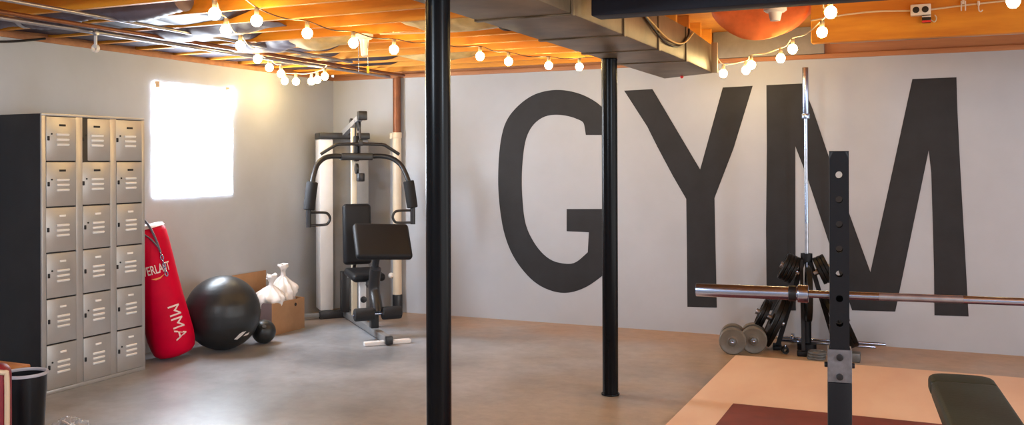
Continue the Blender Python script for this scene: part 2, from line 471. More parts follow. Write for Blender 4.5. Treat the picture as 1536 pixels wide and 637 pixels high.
s = MB(); s.b2(.215, .262, 1.96, 1.985, .0, .229, .003); s.build('end_flange', M['strap'], duct, rot=(0, 0, 0))
MB().sphere((-.05, 2.12, -.006), .014, 12, 8).build('rivet', M['red_tag'], duct)

# ------------------------------------------------------------------ lockers
LX, LY, LW, LH, LD = -5.325, 4.39, .885, 1.86, .447
lk = thing('locker_bank', 'tall grey metal bank of eighteen small lockers standing against the left wall', 'locker', (LX, LY, 0))
b = MB()
b.b2(-LD, -.012, .004, LW - .004, .0, LH - .004, .003)
b.build('cabinet', M['locker_shaded'], lk)
f = MB()
cw = LW / 3
pw, ph = .235, .297
Z0 = .028
rows = [Z0 + i * .303 for i in range(6)]
f.b2(-.014, 0, 0, LW, 0, Z0, .003)
f.b2(-.014, 0, 0, LW, rows[5] + ph + .002, LH, .003)
yc = [.035 + i * .293 for i in range(3)]
f.b2(-.014, -.0002, 0, .033, Z0 + .0005, rows[5] + ph + .0015, .001)
for i in range(2):
    f.b2(-.014, -.0002, yc[i] + pw + .002, yc[i + 1] - .002, Z0 + .0005, rows[5] + ph + .0015, .001)
f.b2(-.014, -.0002, yc[2] + pw + .002, LW, Z0 + .0005, rows[5] + ph + .0015, .001)
f.build('face_frame', M['locker'], lk)
ajar = {(1, 5): 5, (1, 4): 4, (2, 5): 3, (2, 2): 4, (0, 3): 1.5}
for ci in range(3):
    for ri in range(6):
        a = ajar.get((ci, ri), 0)
        # hinged on its far (+y) edge
        dr = MB(); dr.b2(-.012, .003, -pw, 0, 0, ph - .004, .003)
        do = dr.build('door', M['locker'], lk, loc=(0.0 if not a else .001, yc[ci] + pw, rows[ri] + .002), rot=(0, 0, R(-a) if a else 0))
        for k in range(3):
            lz = ph * .36 + k * .034
            l = MB(); l.box((.006, -pw * .46, lz), (.012, .100, .015), .004, rot=(0, R(28), 0)); l.build('louver', M['louver'], do)
        n = MB(); n.box((.005, -pw * .47, ph * .80), (.006, .05, .014), .002); n.build('number_plate', M['louver' if ri < 4 else 'dark'], do)
        h = MB(); h.box((.006, -pw + .014, ph * .50), (.010, .014, .03), .003); h.build('latch', M['dark'], do)
        if (ci + ri) % 2 == 0 or ri > 3:
            h = MB(); h.cyl((.002, -pw + .04, ph * .60), (.007, -pw + .04, ph * .60), .006, 12); h.build('lock_button', M['dark'], do)

# ------------------------------------------------------------------ punching bag leaning on the wall
base = Vector((-5.40, 5.665, .0)); top = Vector((-5.60, 5.485, 1.07))
axis = (top - base).normalized(); BL = (top - base).length
q = Vector((0, 0, 1)).rotation_difference(axis)
bag = thing('punching_bag', 'red vinyl punching bag leaning against the wall beside the lockers', 'punching bag', base + Vector((0, 0, .03)))
bag.rotation_mode = 'QUATERNION'; bag.rotation_quaternion = q
BR = .172
BL = 1.04
prof = [(0, 0), (.08, .0), (.125, .012), (.155, .04), (.168, .09)] + [(BR + .003 * math.sin(z * 9), z) for z in (.16, .3, .45, .6, .75, .9, .97)] + [(.168, 1.0), (.155, 1.02), (.13, 1.03), (0, 1.028)]
MB().lathe(prof, 48).build('bag_body', M['bag_red'], bag, angle=60)
cp = [(.170, 1.014), (.158, 1.034), (.13, 1.040), (0, 1.036)]
MB().lathe(cp, 48).build('top_collar', M['print_white'], bag, angle=60)  # lit edge of the lid put into a pale colour
camdir = (bag.rotation_quaternion.inverted() @ (Vector((0, 0, 1.0)) - (base + axis * .6)))
TH = math.atan2(camdir.y, camdir.x)
def wrap(me, th0, z0, rot=0.0, off=.0035):
    c, s = math.cos(rot), math.sin(rot)
    for v in me.vertices:
        u = v.co.x * c - v.co.y * s; w_ = v.co.x * s + v.co.y * c
        a = th0 + u / BR; rr = BR + .003 + off + v.co.z
        v.co = Vector((rr * math.cos(a), rr * math.sin(a), z0 + w_))
    return me
def link_mesh(me, name, m, parent):
    me.materials.clear(); me.materials.append(m)
    o = bpy.data.objects.new(name, me); COL.objects.link(o); o.parent = parent
    return o
link_mesh(wrap(text_mesh('EVERLAST', .095, .0008, .001, .56), TH + .10, .70), 'print_lettering', M['print_white'], bag)
link_mesh(wrap(text_mesh('MMA', .132, .0008, .0, .95), TH + .42, .27, -PI / 2), 'print_lettering', M['print_white'], bag)
sw = MB(); sw.prism([(-.05, .004), (-.02, -.012), (.012, -.008), (.055, .018), (.015, .004), (-.015, .002)], .001)
me = bpy.data.meshes.new('swoosh'); sw.bm.to_mesh(me); sw.bm.free()
link_mesh(wrap(me, TH + .15, .635, 0), 'print_swoosh', M['print_orange'], bag)
def bagpt(th, z, o=.012): return Vector(((BR + o) * math.cos(th), (BR + o) * math.sin(th), z))
st = MB()
st.tube([Vector((.02, 0, 1.06)), Vector((.08 * math.cos(TH + .4), .08 * math.sin(TH + .4), 1.085)), bagpt(TH + .35, 1.03, .006), bagpt(TH + .45, .93), bagpt(TH + .5, .82)], .016, 8, smooth=6, flat=.35)
st.build('strap', M['webbing'], bag)
st = MB()
st.tube([Vector((-.02, 0, 1.05)), Vector((.09 * math.cos(TH - .3), .09 * math.sin(TH - .3), 1.12)), bagpt(TH - .2, 1.04, .02), bagpt(TH + .05, .985), bagpt(TH + .28, .93), bagpt(TH + .46, .86)], .014, 8, smooth=6, flat=.35)
st.build('strap', M['webbing'], bag)
ck = MB()
for i in range(6):
    z = .81 - i * .032
    c = bagpt(TH + .5, z, .014)
    ring = [c + Vector((-math.sin(TH) * math.cos(t) * .010 if i % 2 else math.cos(TH) * math.cos(t) * .008, math.cos(TH) * math.cos(t) * .010 if i % 2 else math.sin(TH) * math.cos(t) * .008, math.sin(t) * .020)) for t in [2 * PI * k / 12 for k in range(13)]]
    ck.tube(ring, .004, 6)
ck.build('chain', M['chrome'], bag)

# ------------------------------------------------------------------ balls
eb = thing('exercise_ball', 'large black inflated exercise ball on the floor beside the red punching bag', 'exercise ball', (-5.315, 6.10, 0))
ER = .302
prof = []
for i in range(61):
    a = -PI / 2 + PI * i / 60
    rr = ER + (.0016 if (i % 6 == 0 and 10 < i < 50) else 0)
    prof.append((max(0, rr * math.cos(a)) if 0 < i < 60 else 0, ER + ER * math.sin(a)))
MB().lathe(prof, 64).build('ball_body', M['ball'], eb, angle=180)
cd = (Vector((0, 0, 1.52)) - Vector((-5.315, 6.10, ER))).normalized()
rt = Vector((cd.y, -cd.x, 0)).normalized() * -1
upv = cd.cross(rt); upv = upv if upv.z > 0 else -upv
if rt.dot(Vector((.91, .41, 0))) < 0: rt = -rt
for (u0, poly) in ((0, [(.085, -.215), (.125, -.175), (.15, -.16), (.18, -.155), (.165, -.17), (.14, -.178), (.11, -.218)]), (0, [(.155, -.195), (.175, -.178), (.205, -.165), (.195, -.185)])):
    b = bmesh.new(); vs = []
    for (u, v) in poly:
        dd = (cd * math.sqrt(max(.01, ER * ER - u * u - v * v)) + rt * u + upv * v).normalized()
        vs.append(b.verts.new(dd * (ER + .003) + Vector((0, 0, ER))))
    b.faces.new(vs)
    g = bmesh.ops.triangulate(b, faces=list(b.faces))
    bmesh.ops.subdivide_edges(b, edges=list(b.edges), cuts=2, use_grid_fill=True)
    for v in b.verts:
        dd = (v.co - Vector((0, 0, ER))).normalized(); v.co = dd * (ER + .003) + Vector((0, 0, ER))
    mb = MB(); mb._add(b); mb.build('logo_mark', M['plastic_white'], eb)
mb_ = thing('medicine_ball', 'small black medicine ball on the floor next to the big exercise ball', 'medicine ball', (-5.17, 6.44, 0))
MB().sphere((0, 0, .1), .1, 40, 24).build('ball_body', M['ball'], mb_, angle=180)
MB().cyl((.054, -.063, .152), (.057, -.0665, .158), .018, 16).build('valve_patch', M['dark'], mb_)

# ------------------------------------------------------------------ cardboard box with two white bags
bx = thing('cardboard_box', 'open brown cardboard box on the floor holding two white knotted bags', 'box', (-5.54, 6.97, 0))
t_ = .006; hx, hy, hz = .225, .235, .285
MB().b2(hx - t_, hx, -hy, hy, .004, hz, .002).build('side_panel', M['cardboard'], bx)
MB().b2(-hx, -hx + t_, -hy, hy, .004, hz, .002).build('side_panel', M['cardboard'], bx)
MB().b2(-hx + t_, hx - t_, -hy, -hy + t_, .004, hz, .002).build('side_panel', M['cardboard_grey'], bx)
MB().b2(-hx + t_, hx - t_, hy - t_, hy, .004, hz, .002).build('side_panel', M['cardboard'], bx)
MB().b2(-hx, hx, -hy, hy, 0, .004).build('bottom_panel', M['cardboard'], bx)
fl = MB(); fl.box((0, 0, .115), (.005, 2 * hy, .23), .002); fl.build('flap', M['cardboard'], bx, loc=(-hx + .004, 0, hz), rot=(0, R(1), 0))
fl = MB(); fl.box((-.08, 0, 0), (.14, .40, .005), .002); fl.build('flap', M['cardboard'], bx, loc=(hx - .012, 0, hz - .012), rot=(0, R(-62), 0))
fl = MB(); fl.box((0, .06, 0), (.40, .12, .005), .002); fl.build('flap', M['cardboard_grey'], bx, loc=(0, hy - .01, hz - .01), rot=(R(-75), 0, 0))
MB().cyl((hx, .1, .235), (hx + .002, .1, .235), .016, 16).build('hand_hole', M['dark'], bx)
def white_bag(loc, lab, sd, w, h, lean):
    t = thing('plastic_bag', lab, 'bag', loc, group='white knotted bags in the cardboard box')
    t.rotation_euler = (lean, 0, sd)
    def fn(d_):
        s = Vector((d_.x * 3 + sd, d_.y * 3, d_.z * 2.2))
        return 1 + .24 * noise.noise(s) + .13 * noise.noise(s * 2.7)
    b = bmesh.new()
    bmesh.ops.create_uvsphere(b, u_segments=48, v_segments=40, radius=1)
    for v in b.verts:
        d_ = v.co.copy(); k = fn(d_)
        z = (d_.z + 1) / 2
        an = math.atan2(d_.y, d_.x)
        pinch = 1 if z < .58 else max(.15, math.cos(min(1, (z - .58) / .36) * PI / 2) ** .8)
        pl = 1 + (.10 * math.sin(an * 9 + sd) if z > .5 else .03 * math.sin(an * 5))
        v.co = Vector((d_.x * w * k * pinch * pl, d_.y * w * k * pinch * pl, z * h))
    m1 = MB(); m1._add(b); m1.build('bag_body', M['plastic_white'], t, angle=60)
    m2 = MB()
    m2.lathe([(.0, h - .06), (.026, h - .05), (.020, h - .01), (.034, h + .015), (.052, h + .04), (.046, h + .062), (.015, h + .05)], 18)
    for v in m2.bm.verts:
        v.co += noise.noise_vector(v.co * 30 + Vector((sd, 0, 0))) * .016
    kn = m2.build('knot', M['plastic_white'], t, angle=60)
    m3 = MB()
    m3.tube([(0, .01, h + .0), (.03, .05, h + .012), (.05, .085, h + .008)], .007, 8, smooth=4, flat=.4)
    m3.build('tie_end', M['plastic_white'], t)
white_bag((-5.45, 6.865, .12), 'shorter white plastic bag slumped in the near end of the cardboard box', 1.7, .128, .345, R(4))
white_bag((-5.48, 7.09, .12), 'taller white plastic bag tied with a ribbon, at the far end of the cardboard box', 4.2, .125, .415, R(-3))

# ------------------------------------------------------------------ multi gym
gym = thing('multi_gym', 'home multi gym with black pads and butterfly arms standing in the room corner', 'exercise machine', (-5.257, 7.813, 0), (0, 0, R(-43)))
GB, GW = M['gym_black'], M['gym_white']
MB().b2(-.12, 1.5, -.03, .03, .012, .072, .006).build('base_rail', M['gym_grey'], gym)
MB().b2(1.5, 1.545, -.032, .032, .008, .076, .008).build('end_cap', GB, gym)
MB().b2(1.44, 1.50, -.20, .20, 0, .035, .008).build('front_foot', GW, gym)
rf = MB(); rf.b2(-.10, -.02, -.26, .30, 0, .075, .008); rf.build('rear_foot', GB, gym)
MB().b2(-.08, -.04, -.47, -.26, .02, .06, .006).build('foot_extension', M['gym_grey'], gym)
# weight tower
MB().b2(-.30, -.08, -.245, -.115, .075, 1.76, .01).build('tower_panel', GW, gym)
MB().b2(-.30, -.10, .10, .25, .075, 1.76, .01).build('tower_panel', M['gym_grey'], gym)
MB().b2(-.28, -.17, -.115, .10, .075, 1.755, .004).build('tower_shroud', M['gym_grey'], gym)
MB().b2(-.31, -.06, -.25, .255, 1.762, 1.825, .01).build('tower_cap', GB, gym)
MB().b2(.02, .10, -.075, .005, .073, .47, .008).build('lower_bracket', GB, gym)
# main column, boom
MB().b2(.275, .325, -.025, .025, .072, 1.86, .006).build('column', M['gym_cream'], gym)
bo = MB(); bo.tube([(-.18, 0, 1.80), (.60, 0, 1.955)], .035, 4); bo.build('top_boom', M['gym_grey'], gym)
MB().box((.635, 0, 1.96), (.07, .085, .085), .01).build('boom_end', GB, gym)
def pulley(x, z, r_=.05):
    p = MB(); p.cyl((x, -.012, z), (x, .012, z), r_, 24, .003); p.build('pulley', GB, gym)
pulley(.22, 1.90, .055); pulley(.50, 1.87, .045); pulley(.42, 1.47, .05); pulley(.27, 1.35 + .0, .05)
for yy in (-.02, .02):
    MB().b2(.44, .47, yy - .005, yy + .005, 1.62, 1.93, .002).build('pulley_bracket', GB, gym)
MB().tube([(.545, 0, 1.86), (.56, 0, 1.72)], .010, 8).build('cable', GB, gym)
lb = MB(); lb.tube([(.57, -.37, 1.605), (.57, -.355, 1.615), (.57, -.235, 1.69), (.57, -.20, 1.698), (.57, 0, 1.702), (.57, .20, 1.698), (.57, .235, 1.69), (.57, .355, 1.615), (.57, .37, 1.605)], .0155, 12)
lbo = lb.build('lat_bar', GB, gym)
MB().box((.57, 0, 1.712), (.03, .04, .06), .006).build('lat_bar_hook', GB, lbo)
MB().box((.40, 0, 1.585), (.12, .30, .07), .012).build('arm_pivot', GB, gym)
MB().box((.41, 0, 1.66), (.05, .05, .24), .01).build('pivot_post', GB, gym)
MB().cyl((.45, .03, 1.43), (.45, .03, 1.35), .04, 20, .01).build('stop_bumper', GB, gym)
for sg in (-1, 1):
    a = MB()
    a.tube([(.42, sg * .12, 1.585), (.44, sg * .22, 1.59), (.48, sg * .315, 1.572), (.53, sg * .39, 1.515), (.57, sg * .43, 1.43), (.60, sg * .458, 1.33), (.61, sg * .485, 1.18), (.61, sg * .49, 1.08), (.61, sg * .49, .945)], .024, 14, smooth=5)
    ar = a.build('butterfly_arm', GB, gym)
    p = MB(); p.tube([(.60, sg * .452, 1.355), (.605, sg * .468, 1.25), (.612, sg * .487, 1.10)], .052, 20)
    bmesh.ops.bevel(p.bm, geom=[e for e in p.bm.edges if e.calc_face_angle(0) > 1.0], offset=.012, segments=3, profile=.5, affect='EDGES')
    p.build('foam_pad', M['foam_black'], ar)
    h = MB(); h.tube([(.61, sg * .485, 1.075), (.61, sg * .36, 1.075), (.61, sg * .315, 1.062), (.61, sg * .295, 1.02), (.61, sg * .315, .975), (.61, sg * .36, .962), (.61, sg * .485, .962)], .012, 10, smooth=4)
    h.build('handle', GB, ar)
# pads
MB().box((.42, 0, .855), (.085, .27, .57), .035, rot=(0, R(-4), 0), seg=4).build('back_pad', M['vinyl_black'], gym)
MB().b2(.33, .385, -.05, .05, .70, .78, .005).build('pad_mount', GB, gym)
sp = MB(); sp.box((.70, 0, .505), (.40, .30, .075), .034, rot=(0, R(4), 0), seg=4); sp.build('seat_pad', M['vinyl_black'], gym)
MB().b2(.44, .60, -.10, .10, .455, .475, .006).build('seat_base', GW, gym)
MB().b2(.59, .65, -.03, .03, .072, .47, .006).build('seat_post', GW, gym)
MB().cyl((.66, 0, .27), (.675, 0, .27), .03, 20, .004).build('adjust_knob', GB, gym)
MB().tube([(.36, 0, .60), (.43, -.03, .52), (.50, -.03, .47)], .016, 8, smooth=4).build('seat_brace', GB, gym)
# curl pad and leg developer
cp = MB(); cp.box((0, 0, 0), (.075, .50, .36), .034, seg=4)
cp.build('curl_pad', M['vinyl_black'], gym, loc=(1.13, .055, .835), rot=(R(-3), R(-38), 0))
MB().tube([(1.12, .03, .80), (1.09, .02, .72), (1.05, .01, .62), (1.05, 0, .45)], .032, 10, smooth=3).build('curl_post', GB, gym)
ld = MB(); ld.tube([(.90, 0, .44), (1.02, 0, .47), (1.08, .0, .60)], .04, 10, smooth=4)
ld.build('pivot_arm', GB, gym)
lv = MB(); lv.tube([(1.10, .0, .60), (1.06, .0, .50), (1.05, 0, .40), (1.12, 0, .30), (1.16, .0, .22)], .05, 12, smooth=4)
lvo = lv.build('leg_lever', GB, gym)
lv = MB(); lv.b2(1.01, 1.075, -.035, .035, .072, .36, .006); lv.build('lever_post', GB, gym)
for (t0, t1) in ((-.21, -.035), (.035, .21)):
    MB().cyl((1.17, t0, .215), (1.17, t1, .215), .056, 24, .014).build('foam_roller', M['foam_black'], lvo)
MB().cyl((1.17, -.22, .215), (1.17, .22, .215), .014, 12).build('roller_bar', M['chrome'], lvo)

# ------------------------------------------------------------------ standpipe by the back wall
dp = thing('drain_pipe', 'vertical pipe on the back wall, brown copper above cream plastic, behind the multi gym', 'pipe', (-4.967, YB - .052, 0))
MB().cyl((0, 0, 1.80), (0, 0, 2.388), .040, 24).build('upper_pipe', M['copper'], dp)
MB().cyl((0, 0, .18), (0, 0, 1.81), .045, 24).build('lower_pipe', M['pvc'], dp)
MB().cyl((0, 0, 0), (0, 0, .19), .051, 24, .008).build('floor_fitting', GB, dp)
MB().cyl((0, 0, 1.775), (0, 0, 1.835), .05, 24, .004).build('coupling', M['pvc'], dp)
MB().box((-.055, -.01, 1.80), (.03, .04, .06), .006).build('clamp', M['gym_cream'], dp)
MB().sphere((-.055, -.03, .38), .03, 16, 12).build('valve_knob', M['porcelain'], dp)

# ------------------------------------------------------------------ lifting platform
pf = tag(MB().b2(-1.395, 2.6, 2.6, 7.41, 0, .02, .003).build('plywood_platform', M['plywood']), 'pale plywood lifting platform lying on the concrete floor', 'platform')
tag(MB().b2(-1.125, 1.6, 2.9, 5.89, .02, .028, .002).build('rubber_mat', M['red_mat']), 'dark red rubber mat lying on the plywood platform', 'mat')

# ------------------------------------------------------------------ plate tree with plates and a standing barbell
TX, TY = -.925, 7.95
TR = R(10)
tree = thing('plate_tree', 'black A-shaped weight plate tree standing between the plywood and the back wall', 'weight rack', (TX, TY, 0), (0, 0, TR))
AP = .76
for sg in (-1, 1):
    l = MB(); l.tube([(sg * .015, 0, AP), (sg * .225, 0, .03)], .026, 4); l.build('leg', M['rack_black'], tree)
    MB().box((sg * .23, 0, .015), (.07, .18, .03), .006).build('foot', M['rack_black'], tree)
l = MB(); l.tube([(-.042, -.03, AP - .03), (-.042, -.27, .04)], .018, 4); l.build('leg', M['rack_black'], tree)
MB().box((-.02, -.27, .02), (.14, .07, .04), .008).build('foot', M['rack_black'], tree)
MB().lathe([(.032, .0), (.075, .0), (.075, .05), (.036, .06), (.036, .30), (.032, .30)], 24, closed=True).build('bar_holder', M['rack_black'], tree)
MB().lathe([(.030, AP - .05), (.046, AP - .05), (.046, AP + .02), (.030, AP + .02)], 24, closed=True).build('top_ring', M['rack_black'], tree)
def plate(name, r, th, hole, m, mt, lab, group, seg=48):
    t = thing(name, lab, 'weight plate', group=group)
    h = th / 2
    pr = [(hole, -h), (hole + .02, -h), (hole + .024, -h * .55), (r * .80, -h * .55), (r * .84, -h), (r - .004, -h), (r, -h + .004), (r, h - .004), (r - .004, h), (r * .84, h), (r * .80, h * .55), (hole + .024, h * .55), (hole + .02, h), (hole, h)]
    MB().lathe(pr, seg, closed=True).build('plate_disc', m, t)
    MB().lathe([(hole - .0015, -h * .96), (hole + .008, -h * 1.02), (hole + .008, h * 1.02), (hole - .0015, h * .96)], 24, closed=True).build('hub_ring', mt, t)
    return t
def place(o, loc, axis_dir):
    o.location = loc
    o.rotation_mode = 'QUATERNION'
    o.rotation_quaternion = Vector((0, 0, 1)).rotation_difference(Vector(axis_dir).normalized())
RZ = Matrix.Rotation(TR, 3, 'Z')
def tree_w(p): return Vector((TX, TY, 0)) + RZ @ Vector(p)
dl = Vector((.26, 0, .73)).normalized()
ords = ['innermost', 'second', 'third', 'outermost']
pegs = [  # side, height on the leg, [(radius, thickness)], description
    (-1, .62, [(.115, .026)] * 4, 'small', 'upper left'),
    (-1, .20, [(.225, .036)] * 2, 'big', 'lower left'),
    (1, .62, [(.115, .03)] * 3, 'small', 'upper right'),
    (1, .20, [(.225, .036)] * 3, 'big', 'lower right')]
protos = {}
def get_plate(r, th, lab, grp):
    key = (r, th)
    if key not in protos:
        protos[key] = plate('weight_plate', r, th, .0265, M['iron'], M['iron'], lab, grp)
        return protos[key]
    c = copy_tree(protos[key]); tag(c, lab, 'weight plate', grp)
    return c
for (sg, zz, lst, szn, pos) in pegs:
    fx = .015 + .21 * (AP - zz) / .73
    pc = Vector((sg * fx, 0, zz))
    nrm = Vector((sg * .73, 0, .33)).normalized()
    L = .045 + sum(t for _, t in lst) + .012 + (.115 if pos == 'lower left' else .0)
    pg = MB(); pg.cyl(pc, pc + nrm * L, .0245, 16); pg.build('peg', M['steel'], tree)
    dcur = .036
    for i, (r, th) in enumerate(lst):
        od = {2: ('inner', 'outer'), 3: ('innermost', 'middle', 'outermost')}.get(len(lst), ords)[i]
        o = get_plate(r, th, '%s %s black plate on the %s peg of the plate tree' % (od, szn, pos), 'black weight plates on the plate tree')
        place(o, tree_w(pc + nrm * (dcur + th / 2)), RZ @ nrm)
        dcur += th + .001
    if pos == 'lower left':
        dcur += .04
        for i in range(2):
            o = get_plate(.125, .030, '%s medium black plate at the lower left peg end of the plate tree' % ('inner', 'outer')[i], 'black weight plates on the plate tree')
            place(o, tree_w(pc + nrm * (dcur + .018)), RZ @ nrm)
            dcur += .032
MB().cyl((-.04, -.165, .47), (.05, -.165, .47), .020, 16).build('peg', M['rack_black'], tree)
o = get_plate(.215, .0421, 'big black iron plate hanging edge-on at the front of the plate tree', 'black weight plates on the plate tree')
place(o, tree_w((.005, -.165, .47)), RZ @ Vector((1, 0, 0)))

def barbell(lab, loc, rot, length=2.2, sleeve=.405, collar_clip=False):
    t = thing('barbell', lab, 'barbell', loc, rot)
    h = length / 2; s0 = h - sleeve
    MB().cyl((0, 0, -s0), (0, 0, s0), .0142, 20).build('shaft', M['chrome'], t)
    for sg in (-1, 1):
        MB().cyl((0, 0, sg * (s0 + .02)), (0, 0, sg * h), .0248, 28, .003).build('sleeve', M['chrome'], t)
        MB().cyl((0, 0, sg * (s0 - .01)), (0, 0, sg * (s0 + .03)), .033, 28, .004).build('collar', M['chrome'], t)
        if collar_clip:
            MB().cyl((0, 0, sg * (s0 + .034)), (0, 0, sg * (s0 + .062)), .029, 24, .003).build('clip', M['dark'], t)
    for k in (-.30, .30):
        MB().cyl((0, 0, k - .14), (0, 0, k + .14), .0146, 20).build('knurling', M['steel'], t)
    return t
barbell('chrome barbell standing upright in the plate tree', (TX, TY, 1.1 + .085), (0, R(-.25), 0))

# dumbbells, end on
def dumbbell(lab, loc, ang, m):
    t = thing('dumbbell', lab, 'dumbbell', loc, (0, 0, ang), group='loaded dumbbells beside the plate tree')
    MB().cyl((0, -.165, 0), (0, .165, 0), .013, 16).build('handle', M['chrome'], t)
    for sg in (-1, 1):
        for k, (r, th) in enumerate(((.105, .035), (.105, .035))):
            y0 = .055 + k * .037
            pr = [(.0135, 0), (.035, 0), (.04, .004), (r * .78, .005), (r * .86, 0), (r - .006, 0), (r, .007), (r, th - .007), (r - .006, th), (r * .86, th), (r * .78, th - .005), (.04, th - .004), (.035, th), (.0135, th)]
            Mx = Matrix.Translation((0, sg * y0, 0)) @ Matrix.Rotation(-PI / 2 * sg, 4, 'X')
            MB().lathe(pr, 40, Mx, closed=True).build('weight_disc', m, t)
        MB().cyl((0, sg * .128, 0), (0, sg * .15, 0), .026, 8, .004).build('star_nut', M['plate_silver'], t)
        MB().sphere((0, sg * .165, 0), .0125, 12, 8).build('bar_tip', M['chrome'], t)
    return t
dumbbell('front grey dumbbell seen end on, standing on the concrete by the platform corner', (-1.458, 7.625, .105), R(10), M['plate_tan'])
dumbbell('rear grey dumbbell partly hidden behind the other dumbbell beside the plate tree', (-1.313, 7.735, .105), R(10), M['plate_tan'])
# bars lying on the floor
def floor_bar(lab, x0, x1, y_, z_, r_):
    t = thing('curl_bar', lab, 'weight bar', ((x0 + x1) / 2, y_, z_), (0, 0, R(0)), group='chrome bars lying behind the plate tree')
    h = (x1 - x0) / 2
    MB().cyl((-h, 0, 0), (h, 0, 0), r_, 16, .002).build('shaft', M['chrome'], t)
    for k in (-h + .14, h - .32):
        MB().cyl((k, 0, 0), (k + .025, 0, 0), z_, 20, .003).build('collar', M['chrome'], t)
floor_bar('longer chrome bar lying on the floor closest to the back wall', -1.22, -.34, 8.20, .04, .0135)
floor_bar('shorter chrome bar lying on the floor just behind the plate tree', -1.16, -.41, 8.10, .032, .0125)
# small loose plates
for i, z in enumerate((.0, .021, .042)):
    lab = ('bottom', 'middle', 'top')[i] + ' small grey plate of the low stack on the floor before the plate tree'
    if i == 0:
        pl0 = plate('weight_plate', .07, .02, .0145, M['plate_silver'], M['plate_silver'], lab, 'small grey plates stacked on the floor', 32); o = pl0
    else:
        o = copy_tree(pl0); tag(o, lab, 'weight plate', 'small grey plates stacked on the floor')
    o.location = (-.815 + .004 * i, 7.60, z + .0105)
sc = thing('spin_collar', 'small dark spin collar lying on the floor under the left plates', 'collar', (-1.06, 7.70, .032), (0, 0, R(20)))
MB().lathe([(.015, -.025), (.030, -.025), (.030, .0), (.026, .003), (.026, .025), (.015, .025)], 20, Matrix.Rotation(PI / 2, 4, 'X'), closed=True).build('collar_body', M['iron'], sc)
MB().box((0, 0, .03), (.008, .012, .02), .002).build('thumb_screw', M['chrome'], sc)
gb = tag(MB().box((0, 0, .035), (.10, .10, .07), .008).build('steel_block', M['plate_silver'], loc=(-.545, 7.62, 0)), 'small pale grey block on the floor right of the plate tree', 'block')

# ------------------------------------------------------------------ squat rack in front, barbell on it
rack = thing('squat_rack', 'black telescopic squat rack with round holes in its tall upright', 'squat rack', (-.304, 3.585, .028), (0, 0, R(6.4)))
def upright(x0):
    def holes_tube(w_, z0, z1, holes, hr):
        # hollow square tube with through holes front and back, built from ring cells
        b = bmesh.new()
        h = w_ / 2
        def plane(yy, sgn):
            zs = [z0] + holes + [z1]
            cuts = [z0] + [(holes[i] + holes[i + 1]) / 2 for i in range(len(holes) - 1)] + [z1] if holes else [z0, z1]
            if not holes:
                vs = [b.verts.new((x, yy, z)) for x, z in ((-h, z0), (h, z0), (h, z1), (-h, z1))]
                b.faces.new(vs); return
            n = 16
            for i, hz in enumerate(holes):
                a0, a1 = cuts[i], cuts[i + 1]
                outer, inner = [], []
                for k in range(n):
                    a = 2 * PI * (k + .5) / n
                    dx, dz = math.cos(a), math.sin(a)
                    s = min(h / abs(dx) if abs(dx) > 1e-6 else 9, ((a1 - hz) if dz > 0 else (hz - a0)) / abs(dz) if abs(dz) > 1e-6 else 9)
                    outer.append(b.verts.new((dx * s, yy, hz + dz * s)))
                    inner.append((b.verts.new((dx * hr, yy, hz + dz * hr)), b.verts.new((dx * hr, yy - sgn * .004, hz + dz * hr))))
                for k in range(n):
                    k2 = (k + 1) % n
                    b.faces.new((outer[k], outer[k2], inner[k2][0], inner[k][0]))
                    b.faces.new((inner[k][0], inner[k2][0], inner[k2][1], inner[k][1]))
                for cx_, cz_ in ((-h, a0), (h, a0), (h, a1), (-h, a1)):   # corner fill
                    near = sorted(outer, key=lambda v: (v.co.x - cx_) ** 2 + (v.co.z - cz_) ** 2)[:2]
                    b.faces.new((near[0], near[1], b.verts.new((cx_, yy, cz_))))
        plane(-h, -1); plane(h, 1)
        for sx in (-1, 1):
            vs = [b.verts.new((sx * h, yy, z)) for yy, z in ((-h, z0), (h, z0), (h, z1), (-h, z1))]
            b.faces.new(vs)
        bmesh.ops.remove_doubles(b, verts=list(b.verts), dist=1e-5)
        bmesh.ops.recalc_face_normals(b, faces=list(b.faces))
        b.transform(Matrix.Translation((x0, 0, 0)))
        m_ = MB(); m_._add(b); return m_
    hs = [.826 + .0885 * i for i in (1, 2, 3, 4, 5, 6, 7)]
    up = holes_tube(.066, .55, 1.530, hs, .0125)
    up.b2(x0 - .0335, x0 + .0335, -.0335, .0335, 1.527, 1.531, .001)
    up.build('inner_post', M['rack_black'], rack)
    lo = MB(); 
    for (xa, xb, ya, yb) in ((-.041, .041, -.041, -.035), (-.041, .041, .035, .041), (-.041, -.035, -.035, .035), (.035, .041, -.035, .035)):
        lo.b2(x0 + xa, x0 + xb, ya, yb, .705, .822, .001, seg=1)
    sl = lo.build('sleeve', M['rack_grey'], rack)
    for zz in (.726, .795):
        MB().cyl((x0, -.0408, zz), (x0, -.050, zz), .012, 16, .002).build('bolt', M['dark'], sl)
    for sx in (-1, 1):
        MB().cyl((x0 + sx * .0408, 0, .76), (x0 + sx * .052, 0, .76), .010, 12, .002).build('bolt', M['dark'], sl)
    MB().b2(x0 - .041, x0 + .041, -.041, .041, .05, .704, .004).build('outer_post', M['rack_black'], rack)
    MB().b2(x0 - .04, x0 + .04, -.45, .35, 0, .05, .006).build('foot', M['rack_black'], rack)
    jh = MB(); jh.b2(x0 - .025, x0 + .025, .034, .042, .945, 1.03, .002); jh.b2(x0 - .025, x0 + .025, .040, .135, .965, .985, .003); jh.b2(x0 - .025, x0 + .025, .125, .135, .965, 1.02, .002)
    jh.build('bar_hook', M['rack_black'], rack)
upright(0); upright(1.10)
MB().b2(.04, 1.06, -.03, .03, .10, .16, .005).build('cross_member', M['rack_black'], rack)
bdir = Vector((math.cos(R(6.4)), math.sin(R(6.4)), 0))
